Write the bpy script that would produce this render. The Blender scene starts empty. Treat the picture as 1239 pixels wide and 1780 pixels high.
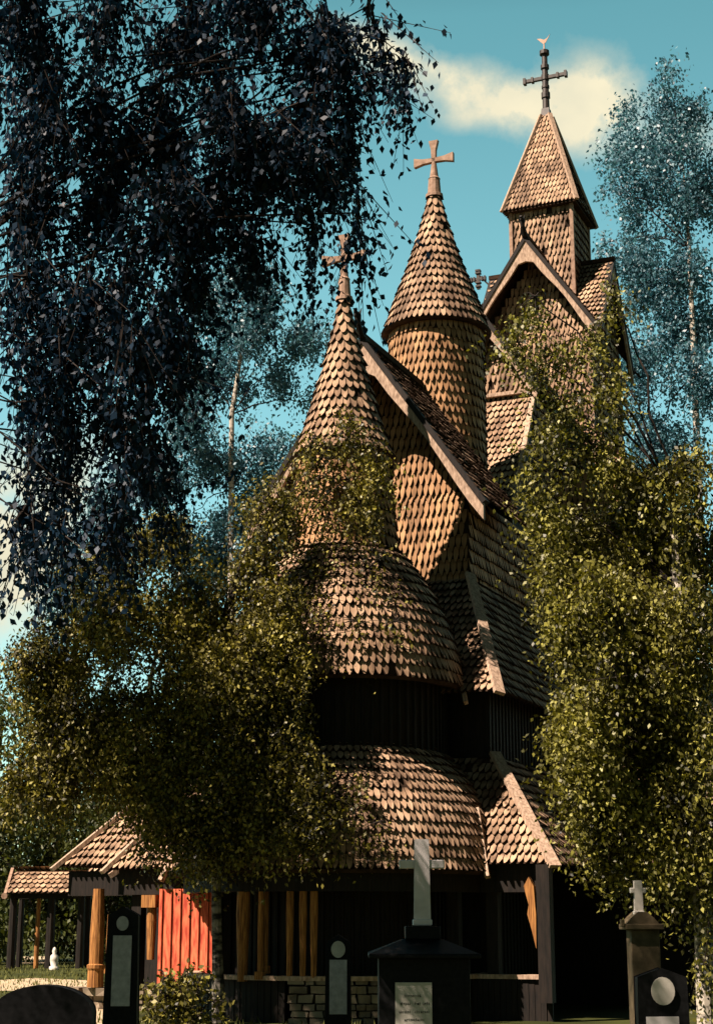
import bpy, math, random
import numpy as np
from mathutils import Vector, Matrix

R = math.radians
rng = np.random.default_rng(7)
random.seed(7)
scene = bpy.context.scene
col = scene.collection

# ------------------------------------------------------------------ camera
F_PX, CU, CV = 2800.0, 619.5, 890.0
TILT = math.atan(710 / F_PX)
EYE = Vector((0, 0, 1.6))
cam_d = bpy.data.cameras.new('camera')
cam = bpy.data.objects.new('camera', cam_d)
col.objects.link(cam)
cam.location = EYE
cam.rotation_euler = (math.pi / 2 + TILT, 0, 0)
cam_d.sensor_fit = 'VERTICAL'
cam_d.sensor_height = 36.0
cam_d.lens = F_PX / 1780 * 36
cam_d.clip_end = 2000
scene.camera = cam
CT, ST = math.cos(TILT), math.sin(TILT)


def at(u, v, Y):
    """point at depth Y that a survey of the photograph gives for pixel u, v"""
    dx = (u - CU) / F_PX
    up = (CV - v) / F_PX
    dy = CT - up * ST
    dz = ST + up * CT
    k = Y / dy
    return Vector((dx * k, Y, 1.6 + dz * k))


# ------------------------------------------------------------------ light
SUN_AZ_L = R(38)      # to the left of the church's east axis
SUN_EL = R(52)
TH = R(23)
sl = (-math.sin(SUN_AZ_L), -math.cos(SUN_AZ_L))
sx = math.cos(TH) * sl[0] + math.sin(TH) * sl[1]
sy = -math.sin(TH) * sl[0] + math.cos(TH) * sl[1]
SUN = Vector((sx * math.cos(SUN_EL), sy * math.cos(SUN_EL), math.sin(SUN_EL)))
sd = bpy.data.lights.new('sun', 'SUN')
sd.energy = 5.0
sd.angle = R(0.5)
sd.color = (1.0, 0.83, 0.69)
so = bpy.data.objects.new('sun', sd)
col.objects.link(so)
so.rotation_euler = SUN.to_track_quat('Z', 'Y').to_euler()
so.location = (-40, 0, 40)

world = bpy.data.worlds.new('World')
scene.world = world
world.use_nodes = True
wt = world.node_tree
wn, wl = wt.nodes, wt.links
wn.clear()


def wmath(op, a, b=None, clamp=False):
    n = wn.new('ShaderNodeMath')
    n.operation = op
    n.use_clamp = clamp
    for i, x in enumerate((a, b)):
        if x is None:
            continue
        if isinstance(x, (int, float)):
            n.inputs[i].default_value = x
        else:
            wl.new(x, n.inputs[i])
    return n.outputs[0]


sky = wn.new('ShaderNodeTexSky')
sky.sky_type = 'NISHITA'
sky.sun_disc = False
sky.sun_elevation = SUN_EL
sky.sun_rotation = math.atan2(sx, sy)
sky.air_density = 1.0
sky.dust_density = 0.6
sky.ozone_density = 1.0
tint = wn.new('ShaderNodeMix')
tint.data_type = 'RGBA'
tint.blend_type = 'MULTIPLY'
tint.inputs[0].default_value = 1.0
wl.new(sky.outputs[0], tint.inputs[6])
tc = wn.new('ShaderNodeTexCoord')
sep = wn.new('ShaderNodeSeparateXYZ')
wl.new(tc.outputs['Generated'], sep.inputs[0])
# bright teal towards the horizon, zenith darkened to cut the fill light
zr_ = wn.new('ShaderNodeValToRGB')
wl.new(sep.outputs[2], zr_.inputs[0])
e_ = zr_.color_ramp.elements
e_[0].position, e_[0].color = 0.0, (1.5, 1.75, 1.45, 1)
e_[1].position, e_[1].color = 0.8, (.08, .12, .12, 1)
k_ = e_.new(.36)
k_.color = (1.40, 2.12, 1.46, 1)
k_ = e_.new(.52)
k_.color = (1.06, 1.86, 1.24, 1)
k_ = e_.new(.62)
k_.color = (.24, .4, .3, 1)
# sky behind the viewer dimmed on purpose, so less fill reaches shaded faces
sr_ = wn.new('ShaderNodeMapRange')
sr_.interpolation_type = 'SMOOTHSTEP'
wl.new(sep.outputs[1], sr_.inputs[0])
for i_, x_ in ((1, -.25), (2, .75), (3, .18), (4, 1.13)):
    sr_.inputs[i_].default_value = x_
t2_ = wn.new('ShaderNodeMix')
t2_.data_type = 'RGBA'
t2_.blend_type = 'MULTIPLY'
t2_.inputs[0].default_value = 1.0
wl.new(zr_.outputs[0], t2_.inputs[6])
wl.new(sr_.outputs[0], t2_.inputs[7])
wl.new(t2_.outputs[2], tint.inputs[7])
az = wmath('ARCTAN2', sep.outputs[0], sep.outputs[1])
el = wmath('ARCSINE', sep.outputs[2])
nz = wn.new('ShaderNodeTexNoise')
nz.inputs['Scale'].default_value = 21.0
nz.inputs['Detail'].default_value = 6.0
nz.inputs['Roughness'].default_value = 0.62
wl.new(tc.outputs['Generated'], nz.inputs['Vector'])


def azel(u, v):
    d = at(u, v, 10) - EYE
    d.normalize()
    return math.atan2(d.x, d.y), math.asin(d.z)


def cloud(u, v, ru, rv, rot, amp):
    a0, e0 = azel(u, v)
    c, s = math.cos(rot), math.sin(rot)
    da = wmath('SUBTRACT', az, a0)
    de = wmath('SUBTRACT', el, e0)
    p = wmath('ADD', wmath('MULTIPLY', da, c / (ru / F_PX)), wmath('MULTIPLY', de, s / (ru / F_PX)))
    q = wmath('ADD', wmath('MULTIPLY', da, -s / (rv / F_PX)), wmath('MULTIPLY', de, c / (rv / F_PX)))
    d2 = wmath('ADD', wmath('MULTIPLY', p, p), wmath('MULTIPLY', q, q))
    return wmath('MULTIPLY', wmath('EXPONENT', wmath('MULTIPLY', d2, -1.0)), amp)


cl = None
for args in [(1040, 180, 85, 70, 0, 1.15), (940, 190, 110, 52, R(-10), .9), (800, 148, 130, 40, R(-15), .72), (670, 88, 120, 30, R(-18), .8), (800, 205, 50, 24, 0, .3),
             (1190, 240, 120, 40, R(-10), .55), (15, 960, 110, 150, 0, 1.3), (180, 820, 120, 100, 0, .4), (470, 640, 70, 110, 0, .2)]:
    c1 = cloud(*args)
    cl = c1 if cl is None else wmath('ADD', cl, c1)
nn = wmath('MULTIPLY', wmath('SUBTRACT', nz.outputs[0], 0.5), 3.4)
msk = wmath('MULTIPLY', wmath('SUBTRACT', wmath('ADD', cl, wmath('MULTIPLY', nn, wmath('ADD', cl, .08))), 0.12), 1.1, True)
cmix = wn.new('ShaderNodeMix')
cmix.data_type = 'RGBA'
wl.new(msk, cmix.inputs[0])
wl.new(tint.outputs[2], cmix.inputs[6])
n2_ = wn.new('ShaderNodeTexNoise')
n2_.inputs['Scale'].default_value = 30.0
n2_.inputs['Detail'].default_value = 5.0
wl.new(tc.outputs['Generated'], n2_.inputs['Vector'])
cc_ = wn.new('ShaderNodeMix')
cc_.data_type = 'RGBA'
wl.new(n2_.outputs[0], cc_.inputs[0])
cc_.inputs[6].default_value = (6.4, 6.4, 5.0, 1)
cc_.inputs[7].default_value = (10.2, 9.0, 6.2, 1)
wl.new(cc_.outputs[2], cmix.inputs[7])
bg = wn.new('ShaderNodeBackground')
wl.new(cmix.outputs[2], bg.inputs[0])
bg.inputs[1].default_value = 0.05
wo = wn.new('ShaderNodeOutputWorld')
wl.new(bg.outputs[0], wo.inputs[0])

scene.view_settings.view_transform = 'Standard'
scene.view_settings.look = 'None'
scene.view_settings.gamma = 1
scene.view_settings.use_curve_mapping = False
scene.view_settings.exposure = 1.12
scene.cycles.max_bounces = 5
scene.cycles.diffuse_bounces = 1
scene.cycles.transparent_max_bounces = 4

# ------------------------------------------------------------------ materials
MATS = {}


def mat(name, c1, c2, scale=6.0, rough=0.8, spec=0.3, island=0.0, stretch=(1, 1, 1), bump=0.0, detail=5.0, contrast=(0.3, 0.7), transl=None, ipow=1.0, streak=0.0):
    """procedural surface: noise between two colours, optional shift per loose piece"""
    m = bpy.data.materials.new(name)
    m.use_nodes = True
    nt = m.node_tree
    n, l = nt.nodes, nt.links
    b = n['Principled BSDF']
    b.inputs['Roughness'].default_value = rough
    b.inputs['Specular IOR Level'].default_value = spec
    t = n.new('ShaderNodeTexCoord')
    mp = n.new('ShaderNodeMapping')
    mp.inputs['Scale'].default_value = stretch
    l.new(t.outputs['Object'], mp.inputs[0])
    z = n.new('ShaderNodeTexNoise')
    z.inputs['Scale'].default_value = scale
    z.inputs['Detail'].default_value = detail
    l.new(mp.outputs[0], z.inputs['Vector'])
    mr = n.new('ShaderNodeMapRange')
    mr.inputs[1].default_value, mr.inputs[2].default_value = contrast
    l.new(z.outputs[0], mr.inputs[0])
    fac = mr.outputs[0]
    mx = n.new('ShaderNodeMix')
    mx.data_type = 'RGBA'
    mx.inputs[6].default_value = (*c1, 1)
    mx.inputs[7].default_value = (*c2, 1)
    if island:
        g = n.new('ShaderNodeNewGeometry')
        a = n.new('ShaderNodeMath')
        a.operation = 'MULTIPLY_ADD'
        pw = n.new('ShaderNodeMath')
        pw.operation = 'POWER'
        l.new(g.outputs['Random Per Island'], pw.inputs[0])
        pw.inputs[1].default_value = ipow
        l.new(pw.outputs[0], a.inputs[0])
        a.inputs[1].default_value = island
        a2 = n.new('ShaderNodeMath')
        a2.operation = 'MULTIPLY'
        l.new(fac, a2.inputs[0])
        a2.inputs[1].default_value = 1 - island
        l.new(a2.outputs[0], a.inputs[2])
        fac = a.outputs[0]
    l.new(fac, mx.inputs[0])
    out_ = mx.outputs[2]
    if streak:
        mp2 = n.new('ShaderNodeMapping')
        mp2.inputs['Scale'].default_value = (1.6, 1.6, .5)
        l.new(t.outputs['Object'], mp2.inputs[0])
        z2 = n.new('ShaderNodeTexNoise')
        z2.inputs['Scale'].default_value = 1.3
        z2.inputs['Detail'].default_value = 8
        z2.inputs['Roughness'].default_value = .65
        l.new(mp2.outputs[0], z2.inputs['Vector'])
        r2 = n.new('ShaderNodeValToRGB')
        r2.color_ramp.elements[0].position, r2.color_ramp.elements[0].color = .38, (.36, .35, .36, 1)
        r2.color_ramp.elements[1].position, r2.color_ramp.elements[1].color = .56, (1, 1, 1, 1)
        k2 = r2.color_ramp.elements.new(.70)
        k2.color = (.92, 1.0, 1.06, 1)
        l.new(z2.outputs[0], r2.inputs[0])
        m2 = n.new('ShaderNodeMix')
        m2.data_type = 'RGBA'
        m2.blend_type = 'MULTIPLY'
        m2.inputs[0].default_value = streak
        l.new(mx.outputs[2], m2.inputs[6])
        l.new(r2.outputs[0], m2.inputs[7])
        out_ = m2.outputs[2]
    l.new(out_, b.inputs['Base Color'])
    if bump:
        bp = n.new('ShaderNodeBump')
        bp.inputs['Strength'].default_value = bump
        bp.inputs['Distance'].default_value = 0.02
        l.new(z.outputs[0], bp.inputs['Height'])
        l.new(bp.outputs[0], b.inputs['Normal'])
    if transl:
        tr = n.new('ShaderNodeBsdfTranslucent')
        mixc = n.new('ShaderNodeMix')
        mixc.data_type = 'RGBA'
        mixc.blend_type = 'MULTIPLY'
        mixc.inputs[0].default_value = 1
        l.new(mx.outputs[2], mixc.inputs[6])
        mixc.inputs[7].default_value = (*transl, 1)
        l.new(mixc.outputs[2], tr.inputs[0])
        ad = n.new('ShaderNodeAddShader')
        l.new(b.outputs[0], ad.inputs[0])
        l.new(tr.outputs[0], ad.inputs[1])
        l.new(ad.outputs[0], n['Material Output'].inputs[0])
    MATS[name] = m
    return m


mat('shingle', (.20, .120, .070), (.63, .415, .265), 3.0, .8, .2, island=.6, stretch=(2, 2, .6), bump=.35, detail=8, streak=1.0)
mat('shingle_edge', (.02, .013, .009), (.06, .035, .022), 6, .9, .1)  # tarred edges and underlay; near-black also puts the gaps' shade into the colour
mat('gold_shingle', (.24, .12, .05), (.64, .36, .175), 3.0, .75, .25, island=.6, stretch=(2, 2, .6), bump=.35, detail=8, streak=.6)
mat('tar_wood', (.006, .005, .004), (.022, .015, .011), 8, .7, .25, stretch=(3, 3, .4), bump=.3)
mat('board', (.24, .155, .105), (.60, .43, .31), 12, .75, .25, stretch=(2, 2, .7), bump=.25)
mat('carved_wood', (.22, .13, .085), (.42, .28, .2), 9, .75, .25, bump=.3)
mat('ochre_wood', (.16, .06, .02), (.48, .22, .065), 9, .75, .2, stretch=(5, 5, .3), bump=.5, detail=9, contrast=(.35, .62))
mat('red_paint', (.42, .055, .03), (.86, .20, .095), 7, .7, .2, stretch=(3, 3, .5), bump=.4, detail=9, contrast=(.35, .6))
mat('stone', (.10, .075, .055), (.38, .30, .21), 5, .9, .2, island=.5, bump=.6)
mat('black_granite', (.004, .004, .0045), (.012, .012, .013), 30, .55, .15)
mat('slate_panel', (.38, .37, .38), (.60, .58, .59), 22, .6, .3, detail=9)
mat('marble', (.66, .60, .60), (.86, .79, .79), 10, .55, .4)
mat('white_stone', (.5, .46, .4), (.75, .70, .62), 8, .6, .3)
mat('sandstone', (.06, .045, .025), (.19, .14, .08), 7, .8, .2, bump=.3)
mat('bark', (.03, .028, .025), (.52, .46, .38), 3.2, .8, .2, stretch=(1.2, 1.2, 3.2), bump=.4, contrast=(.36, .52))
mat('grey_bark', (.02, .018, .016), (.26, .23, .19), 3.2, .85, .2, stretch=(1.2, 1.2, 3.2), bump=.4, contrast=(.42, .6))
mat('dark_bark', (.012, .01, .008), (.07, .055, .04), 6, .9, .1, stretch=(3, 3, .6), bump=.5)
mat('twig', (.012, .009, .007), (.03, .02, .015), 6, .8, .2)
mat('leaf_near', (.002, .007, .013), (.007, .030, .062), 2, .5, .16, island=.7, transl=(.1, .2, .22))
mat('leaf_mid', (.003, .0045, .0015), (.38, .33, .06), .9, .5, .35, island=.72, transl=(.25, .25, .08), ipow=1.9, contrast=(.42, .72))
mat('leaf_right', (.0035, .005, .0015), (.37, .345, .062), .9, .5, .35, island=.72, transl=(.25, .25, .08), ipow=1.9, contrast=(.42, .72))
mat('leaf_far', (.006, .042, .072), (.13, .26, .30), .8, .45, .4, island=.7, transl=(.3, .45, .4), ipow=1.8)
mat('leaf_hedge', (.02, .03, .008), (.08, .09, .02), .7, .5, .3, island=.5, transl=(.5, .5, .2))
mat('grass', (.012, .016, .005), (.07, .075, .018), .5, .9, .1, bump=.3)
mat('blade', (.05, .06, .012), (.16, .16, .04), .5, .7, .2, island=.6)
mat('path', (.34, .26, .16), (.55, .44, .30), 2.5, .95, .1, bump=.3)
mat('soil', (.02, .016, .01), (.05, .04, .025), 3, .95, .1, bump=.4)
mat('iron', (.02, .018, .018), (.07, .05, .04), 12, .5, .4)
mat('copper', (.45, .25, .16), (.6, .36, .25), 12, .4, .5)
mat('lettering', (.02, .02, .02), (.05, .05, .05), 8, .8, .1)


# ------------------------------------------------------------------ mesh builder
def lerp(a, b, t):
    return a + (b - a) * t


class MB:
    def __init__(self):
        self.v, self.f, self.m = [], [], []

    def face(self, pts, mi=0):
        k = len(self.v)
        self.v += [tuple(p) for p in pts]
        self.f.append(tuple(range(k, k + len(pts))))
        self.m.append(mi)

    def raw(self, verts, faces, mi=0):
        k = len(self.v)
        self.v += [tuple(p) for p in verts]
        for f in faces:
            self.f.append(tuple(i + k for i in f))
            self.m.append(mi)

    def box(self, x0, x1, y0, y1, z0, z1, mi=0):
        vs = [(x, y, z) for x in (x0, x1) for y in (y0, y1) for z in (z0, z1)]
        self.raw(vs, [(0, 1, 3, 2), (4, 6, 7, 5), (0, 4, 5, 1), (2, 3, 7, 6), (0, 2, 6, 4), (1, 5, 7, 3)], mi)

    def prism(self, pts, d, mi=0):
        """planar outline pushed along vector d"""
        n = len(pts)
        d = Vector(d)
        a = [Vector(p) for p in pts]
        b = [p + d for p in a]
        fs = [tuple(range(n)), tuple(range(2 * n - 1, n - 1, -1))]
        fs += [(i, (i + 1) % n, n + (i + 1) % n, n + i) for i in range(n)]
        self.raw(a + b, fs, mi)

    def beam(self, p, q, w, h, up=(0, 0, 1), mi=0, taper=1.0):
        """squared bar from p to q: w across, h along up"""
        p, q = Vector(p), Vector(q)
        d = (q - p).normalized()
        s = d.cross(Vector(up)).normalized()
        t = s.cross(d).normalized()
        vs = []
        for c, k in ((p, 1), (q, taper)):
            for i, j in ((-1, -1), (1, -1), (1, 1), (-1, 1)):
                vs.append(c + s * (i * w / 2 * k) + t * (j * h / 2 * k))
        self.raw(vs, [(0, 1, 2, 3), (7, 6, 5, 4), (0, 4, 5, 1), (1, 5, 6, 2), (2, 6, 7, 3), (3, 7, 4, 0)], mi)

    def tube(self, pts, rad, n=8, mi=0, cap=True):
        pts = [Vector(p) for p in pts]
        rings = []
        for i, p in enumerate(pts):
            d = (pts[min(i + 1, len(pts) - 1)] - pts[max(i - 1, 0)]).normalized()
            s = d.cross(Vector((0.13, 0.97, 0.21))).normalized()
            t = d.cross(s)
            r = rad[i] if isinstance(rad, (list, tuple)) else rad
            rings.append([p + (s * math.cos(2 * math.pi * k / n) + t * math.sin(2 * math.pi * k / n)) * r for k in range(n)])
        vs = [p for r_ in rings for p in r_]
        fs = []
        for i in range(len(rings) - 1):
            for k in range(n):
                a, b = i * n + k, i * n + (k + 1) % n
                fs.append((a, b, b + n, a + n))
        if cap:
            fs += [tuple(range(n)), tuple(range((len(rings) - 1) * n, len(rings) * n))]
        self.raw(vs, fs, mi)

    def lathe(self, prof, c=(0, 0), n=32, mi=0, ph=None):
        """profile of (r, z) turned round the vertical through c"""
        a0, a1 = ph if ph else (0, 2 * math.pi)
        full = ph is None
        cnt = n if full else n + 1
        vs, fs = [], []
        for r, z in prof:
            for k in range(cnt):
                a = a0 + (a1 - a0) * k / n
                vs.append((c[0] + r * math.sin(a), c[1] - r * math.cos(a), z))
        for i in range(len(prof) - 1):
            for k in range(n):
                k2 = (k + 1) % cnt if full else k + 1
                fs.append((i * cnt + k, i * cnt + k2, (i + 1) * cnt + k2, (i + 1) * cnt + k))
        self.raw(vs, fs, mi)

    # ---- shingles: every shake is a thick pointed board of its own inside one mesh
    def _shake(self, mp, l, r, y0, y1, T, dl, th):
        q_ = random.random()
        if q_ < .006:
            return
        if q_ < .05:
            d_ = random.uniform(-.05, .02)
            y0, y1, dl = y0 + d_, y1 + d_, dl * 1.25
        c = (l + r) / 2 + random.uniform(-.08, .08) * (r - l)
        w = r - l
        skew = random.uniform(-.09, .09)
        ol = [(l, y1), (l, y0 + T), (l + w * .24, y0 + T * .3), (c - w * .1, y0 + T * .02), (c + w * .1, y0), (r - w * .24, y0 + T * .3), (r, y0 + T), (r, y1)]
        L = y1 - y0

        def off(y):
            return lerp(dl, .006, max(0, min(1, (y - y0) / L)))
        top = [mp(x, y, off(y) + skew * (x - c)) for x, y in ol]
        low = [mp(x, y, max(off(y) - th, -.004)) for x, y in ol]
        k = len(self.v)
        self.v += top + low
        self.f.append(tuple(range(k, k + 8)))
        self.m.append(0)
        for i in range(7):
            self.f.append((k + i, k + i + 1, k + 8 + i + 1, k + 8 + i))
            self.m.append(1)

    def shingles(self, poly, out, w=.13, h=.235, tip=.55, th=.05, base=True, lift=1.3, gap=.02):
        P = [Vector(p) for p in poly]
        n = (P[1] - P[0]).cross(P[2] - P[0])
        i = 2
        while n.length < 1e-6:
            i += 1
            n = (P[1] - P[0]).cross(P[i] - P[0])
        n.normalize()
        if n.dot(Vector(out)) < 0:
            n = -n
        z = Vector((0, 0, 1))
        y = (z - n * z.dot(n)).normalized()
        x = y.cross(n)
        o = P[0]
        q = [((p - o).dot(x), (p - o).dot(y)) for p in P]
        if base:
            self.face(P, 1)
        ymin, ymax = min(b for a, b in q), max(b for a, b in q)

        def span(yy):
            xs = []
            for i in range(len(q)):
                (ax, ay), (bx, by) = q[i], q[(i + 1) % len(q)]
                if (ay - yy) * (by - yy) <= 0 and abs(ay - by) > 1e-9:
                    xs.append(lerp(ax, bx, (yy - ay) / (by - ay)))
            return (min(xs), max(xs)) if len(xs) > 1 else None

        def mp(a, b, d):
            return tuple(o + x * a + y * b + n * d)
        j = 0
        y0 = ymin - h * .15
        while y0 < ymax - h * .25:
            s = span(min(max(y0 + h * .55, ymin + 1e-4), ymax - 1e-4))
            if s:
                ph = (j % 2) * w / 2 + random.uniform(-.02, .02)
                k0 = int(math.floor((s[0] - ph) / w)) - 1
                xx = ph + k0 * w
                while xx < s[1]:
                    jl, jr = random.uniform(-.006, .006), random.uniform(-.006, .006)
                    l, r = max(xx + gap / 2 + jl, s[0]), min(xx + w - gap / 2 + jr, s[1])
                    if r - l > .3 * w:
                        jy = random.uniform(-.014, .014)
                        self._shake(mp, l, r, y0 + jy, min(y0 + 1.28 * h, ymax), tip * h, th * lift * random.uniform(.85, 1.25), th)
                    xx += w
            y0 += h
            j += 1

    def shingles_round(self, prof, c, w=.13, h=.235, tip=.55, th=.05, ph=None, lift=1.3, gap=.02):
        """prof: (r, z) from the eave up"""
        s = [0]
        for (r0, z0), (r1, z1) in zip(prof, prof[1:]):
            s.append(s[-1] + math.hypot(r1 - r0, z1 - z0))

        def at_s(t):
            t = max(0.0, t) if t > 0 else t
            i = 0
            while i < len(prof) - 2 and t > s[i + 1]:
                i += 1
            k = (t - s[i]) / (s[i + 1] - s[i])
            (r0, z0), (r1, z1) = prof[i], prof[i + 1]
            ln = s[i + 1] - s[i]
            return lerp(r0, r1, k), lerp(z0, z1, k), (z1 - z0) / ln, (r0 - r1) / ln
        self.lathe(prof, c, 40, 1, ph)
        a0, a1 = ph if ph else (0, 2 * math.pi)
        j = 0
        y0 = -h * .15
        while y0 < s[-1] - h * .2:
            rb = at_s(y0 + h * .3)[0]
            n = max(6, round((a1 - a0) * rb / w))
            st = (a1 - a0) / n
            ww = st * rb
            pha = (j % 2) * .5 * st + random.uniform(-.1, .1) * st
            for k in range(n):
                ac = a0 + pha + (k + .5) * st

                def mp(a, b, d, ac=ac):
                    r, z, nr, nzz = at_s(b)
                    rr = r + d * nr
                    an = ac + a / rb
                    return (c[0] + rr * math.sin(an), c[1] - rr * math.cos(an), z + d * nzz)
                jy = random.uniform(-.014, .014)
                g = min(gap, ww * .12)
                self._shake(mp, -ww / 2 + g / 2, ww / 2 - g / 2, y0 + jy, min(y0 + 1.28 * h, s[-1]), tip * h, th * lift * random.uniform(.85, 1.25), th)
            y0 += h
            j += 1

    def build(self, name, mats, parent=None, smooth=False):
        me = bpy.data.meshes.new(name)
        me.from_pydata(self.v, [], self.f)
        for x in (mats if isinstance(mats, (list, tuple)) else [mats]):
            me.materials.append(MATS[x])
        me.polygons.foreach_set('material_index', self.m)
        if smooth:
            me.polygons.foreach_set('use_smooth', [True] * len(self.f))
        me.update()
        o = bpy.data.objects.new(name, me)
        col.objects.link(o)
        if parent:
            o.parent = parent
        return o


def tag(o, label=None, cat=None, group=None, kind=None):
    for k, x in (('label', label), ('category', cat), ('group', group), ('kind', kind)):
        if x:
            o[k] = x
    return o


def thing(name, loc, label, cat, rz=0.0, group=None):
    o = bpy.data.objects.new(name, None)
    o.empty_display_size = .3
    col.objects.link(o)
    o.location = loc
    o.rotation_euler = (0, 0, rz)
    return tag(o, label, cat, group)


SH = ['shingle', 'shingle_edge']
GS = ['gold_shingle', 'shingle_edge']

# ------------------------------------------------------------------ the church (local x across, y away along its axis)
church = thing('stave_church', (5.698, 44.0, 0), 'tall wooden stave church of stacked shingled roofs with three crosses on its spires', 'church', -TH)


def wall_box(mb, x0, x1, y0, y1, z0, z1, sides='fblr', **k):
    if 'f' in sides:
        mb.shingles([(x0, y0, z0), (x1, y0, z0), (x1, y0, z1), (x0, y0, z1)], (0, -1, 0), **k)
    if 'b' in sides:
        mb.shingles([(x1, y1, z0), (x0, y1, z0), (x0, y1, z1), (x1, y1, z1)], (0, 1, 0), **k)
    if 'l' in sides:
        mb.shingles([(x0, y1, z0), (x0, y0, z0), (x0, y0, z1), (x0, y1, z1)], (-1, 0, 0), **k)
    if 'r' in sides:
        mb.shingles([(x1, y0, z0), (x1, y1, z0), (x1, y1, z1), (x1, y0, z1)], (1, 0, 0), **k)


# --- ridge tower
m = MB()
wall_box(m, -.88, .88, -.88, .88, 18.4, 21.75, w=.135, h=.25, tip=.6)
tower = m.build('ridge_tower', SH, church)
m = MB()
for sx_ in (-1, 1):
    for sy_ in (-1, 1):
        m.box(sx_ * .91 - .05, sx_ * .91 + .05, sy_ * .91 - .05, sy_ * .91 + .05, 18.4, 21.7)
m.build('corner_board', 'carved_wood', tower)
m = MB()
ez, E1, A1, azp = 21.68, 1.09, .12, 25.02
cn = [(-E1, -E1), (E1, -E1), (E1, E1), (-E1, E1)]
tp = [(-A1, -A1), (A1, -A1), (A1, A1), (-A1, A1)]
outs = [(0, -1, .2), (1, 0, .2), (0, 1, .2), (-1, 0, .2)]
for i in range(4):
    j = (i + 1) % 4
    m.shingles([(*cn[i], ez), (*cn[j], ez), (*tp[j], azp), (*tp[i], azp)], outs[i], w=.115, h=.2, tip=.5, th=.036)
m.box(-E1 + .02, E1 - .02, -E1 + .02, E1 - .02, ez - .06, ez - .004, 1)
troof = m.build('tower_roof', SH, tower)
for i in range(4):
    m = MB()
    o1 = outs[i]
    d = Vector((cn[i][0], cn[i][1], 0)).normalized()
    p = Vector((*cn[i], ez)) + d * .05 + Vector((0, 0, -.03))
    q = Vector((*tp[i], azp)) + d * .03
    m.beam(p, q, .13, .075, up=d)
    m.build('hip_board', 'board', tower)
m = MB()
m.beam((0, 0, 24.9), (0, 0, 25.25), .3, .3, up=(0, 1, 0), taper=.75)
m.tube([(0, 0, 25.2), (0, 0, 27.15)], [.11, .085], 10)
for z0, z1, r in ((25.62, 25.8, .135), (25.95, 26.03, .12), (26.22, 26.4, .12), (26.6, 26.72, .13), (27.08, 27.2, .15)):
    m.tube([(0, 0, z0), (0, 0, z1)], r, 10)
m.beam((-.66, 0, 26.3), (.66, 0, 26.3), .1, .1)
for s in (-1, 1):
    m.beam((s * .36, 0, 26.3), (s * .43, 0, 26.3), .15, .16)
    m.beam((s * .6, 0, 26.3), (s * .68, 0, 26.3), .16, .19)
m.build('cross', 'iron', tower)
m = MB()
m.tube([(0, 0, 27.15), (0, 0, 27.5)], [.03, .02], 6)
m.prism([(-.03, -.012, 27.45), (.05, -.012, 27.48), (.2, -.012, 27.74), (.1, -.012, 27.62), (.0, -.012, 27.58), (-.1, -.012, 27.64), (-.22, -.012, 27.66), (-.12, -.012, 27.55)], (0, .024, 0))
m.build('weather_vane', 'copper', tower)


# --- gable verge helpers
def rake_pair(parent, y, zr, half, slope, wd, thick, arch, x0=0.0, axis='y', sgn=-1, cap=True):
    """barge boards of a gable whose face lies across `axis`; the apex pair closes in a round arch"""
    def P(a, z, d=0.0):
        return (x0 + a, y + d, z) if axis == 'y' else (y + d, x0 + a, z)
    dv = (0, -sgn * thick, 0) if axis == 'y' else (-sgn * thick, 0, 0)
    for s in (-1, 1):
        m = MB()
        N = 9
        outer, inner = [], []
        for i in range(N + 1):
            t = i / N
            a = half * t
            z = zr - slope * a
            w = wd * (1 + .18 * math.sin(t * 9))
            outer.append(P(s * a, z))
            zi = z - w * math.sqrt(1 + slope * slope)
            if arch and t * half < arch:
                k = t * half / arch
                zi = min(zi, zr - slope * arch - wd * 1.25 * math.sqrt(1 + slope * slope) + (1 - k * k) ** .5 * arch * slope * .62)
            inner.append(P(s * max(a, .001), zi))
        for i in range(N):
            m.prism([outer[i], outer[i + 1], inner[i + 1], inner[i]], dv)
        m.build('rake_board', 'board', parent)
        if cap:
            m = MB()
            e = P(s * half * 1.01, zr - slope * half * 1.01, -sgn * thick * .9)
            b = P(0, zr + .02, -sgn * thick * .9)
            m.beam(b, e, thick * 2.6, .1)
            m.build('verge_cap', 'tar_wood', parent)


def dragon(parent, p, out, size=.45):
    """carved ridge head leaning outward"""
    p, out = Vector(p), Vector(out)
    m = MB()
    u = Vector((0, 0, 1))
    s = out.cross(u).normalized()
    k = size
    pts = [p - out * k * .5 - u * k * .15, p + out * k * .05 + u * k * .1, p + out * k * .35 + u * k * .45, p + out * k * .42 + u * k * .8, p + out * k * .7 + u * k * .92]
    m.tube(pts, [k * .2, k * .18, k * .13, k * .16, k * .07], 7)
    for q in (-1, 1):
        m.tube([p + out * k * .4 + u * k * .85 + s * q * k * .08, p + out * k * .28 + u * k * 1.15 + s * q * k * .12], [k * .06, k * .015], 5)
    m.tube([p + out * k * .62 + u * k * .8, p + out * k * .78 + u * k * .62], [k * .06, k * .02], 5)
    m.build('ridge_finial', 'tar_wood', parent)


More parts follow.
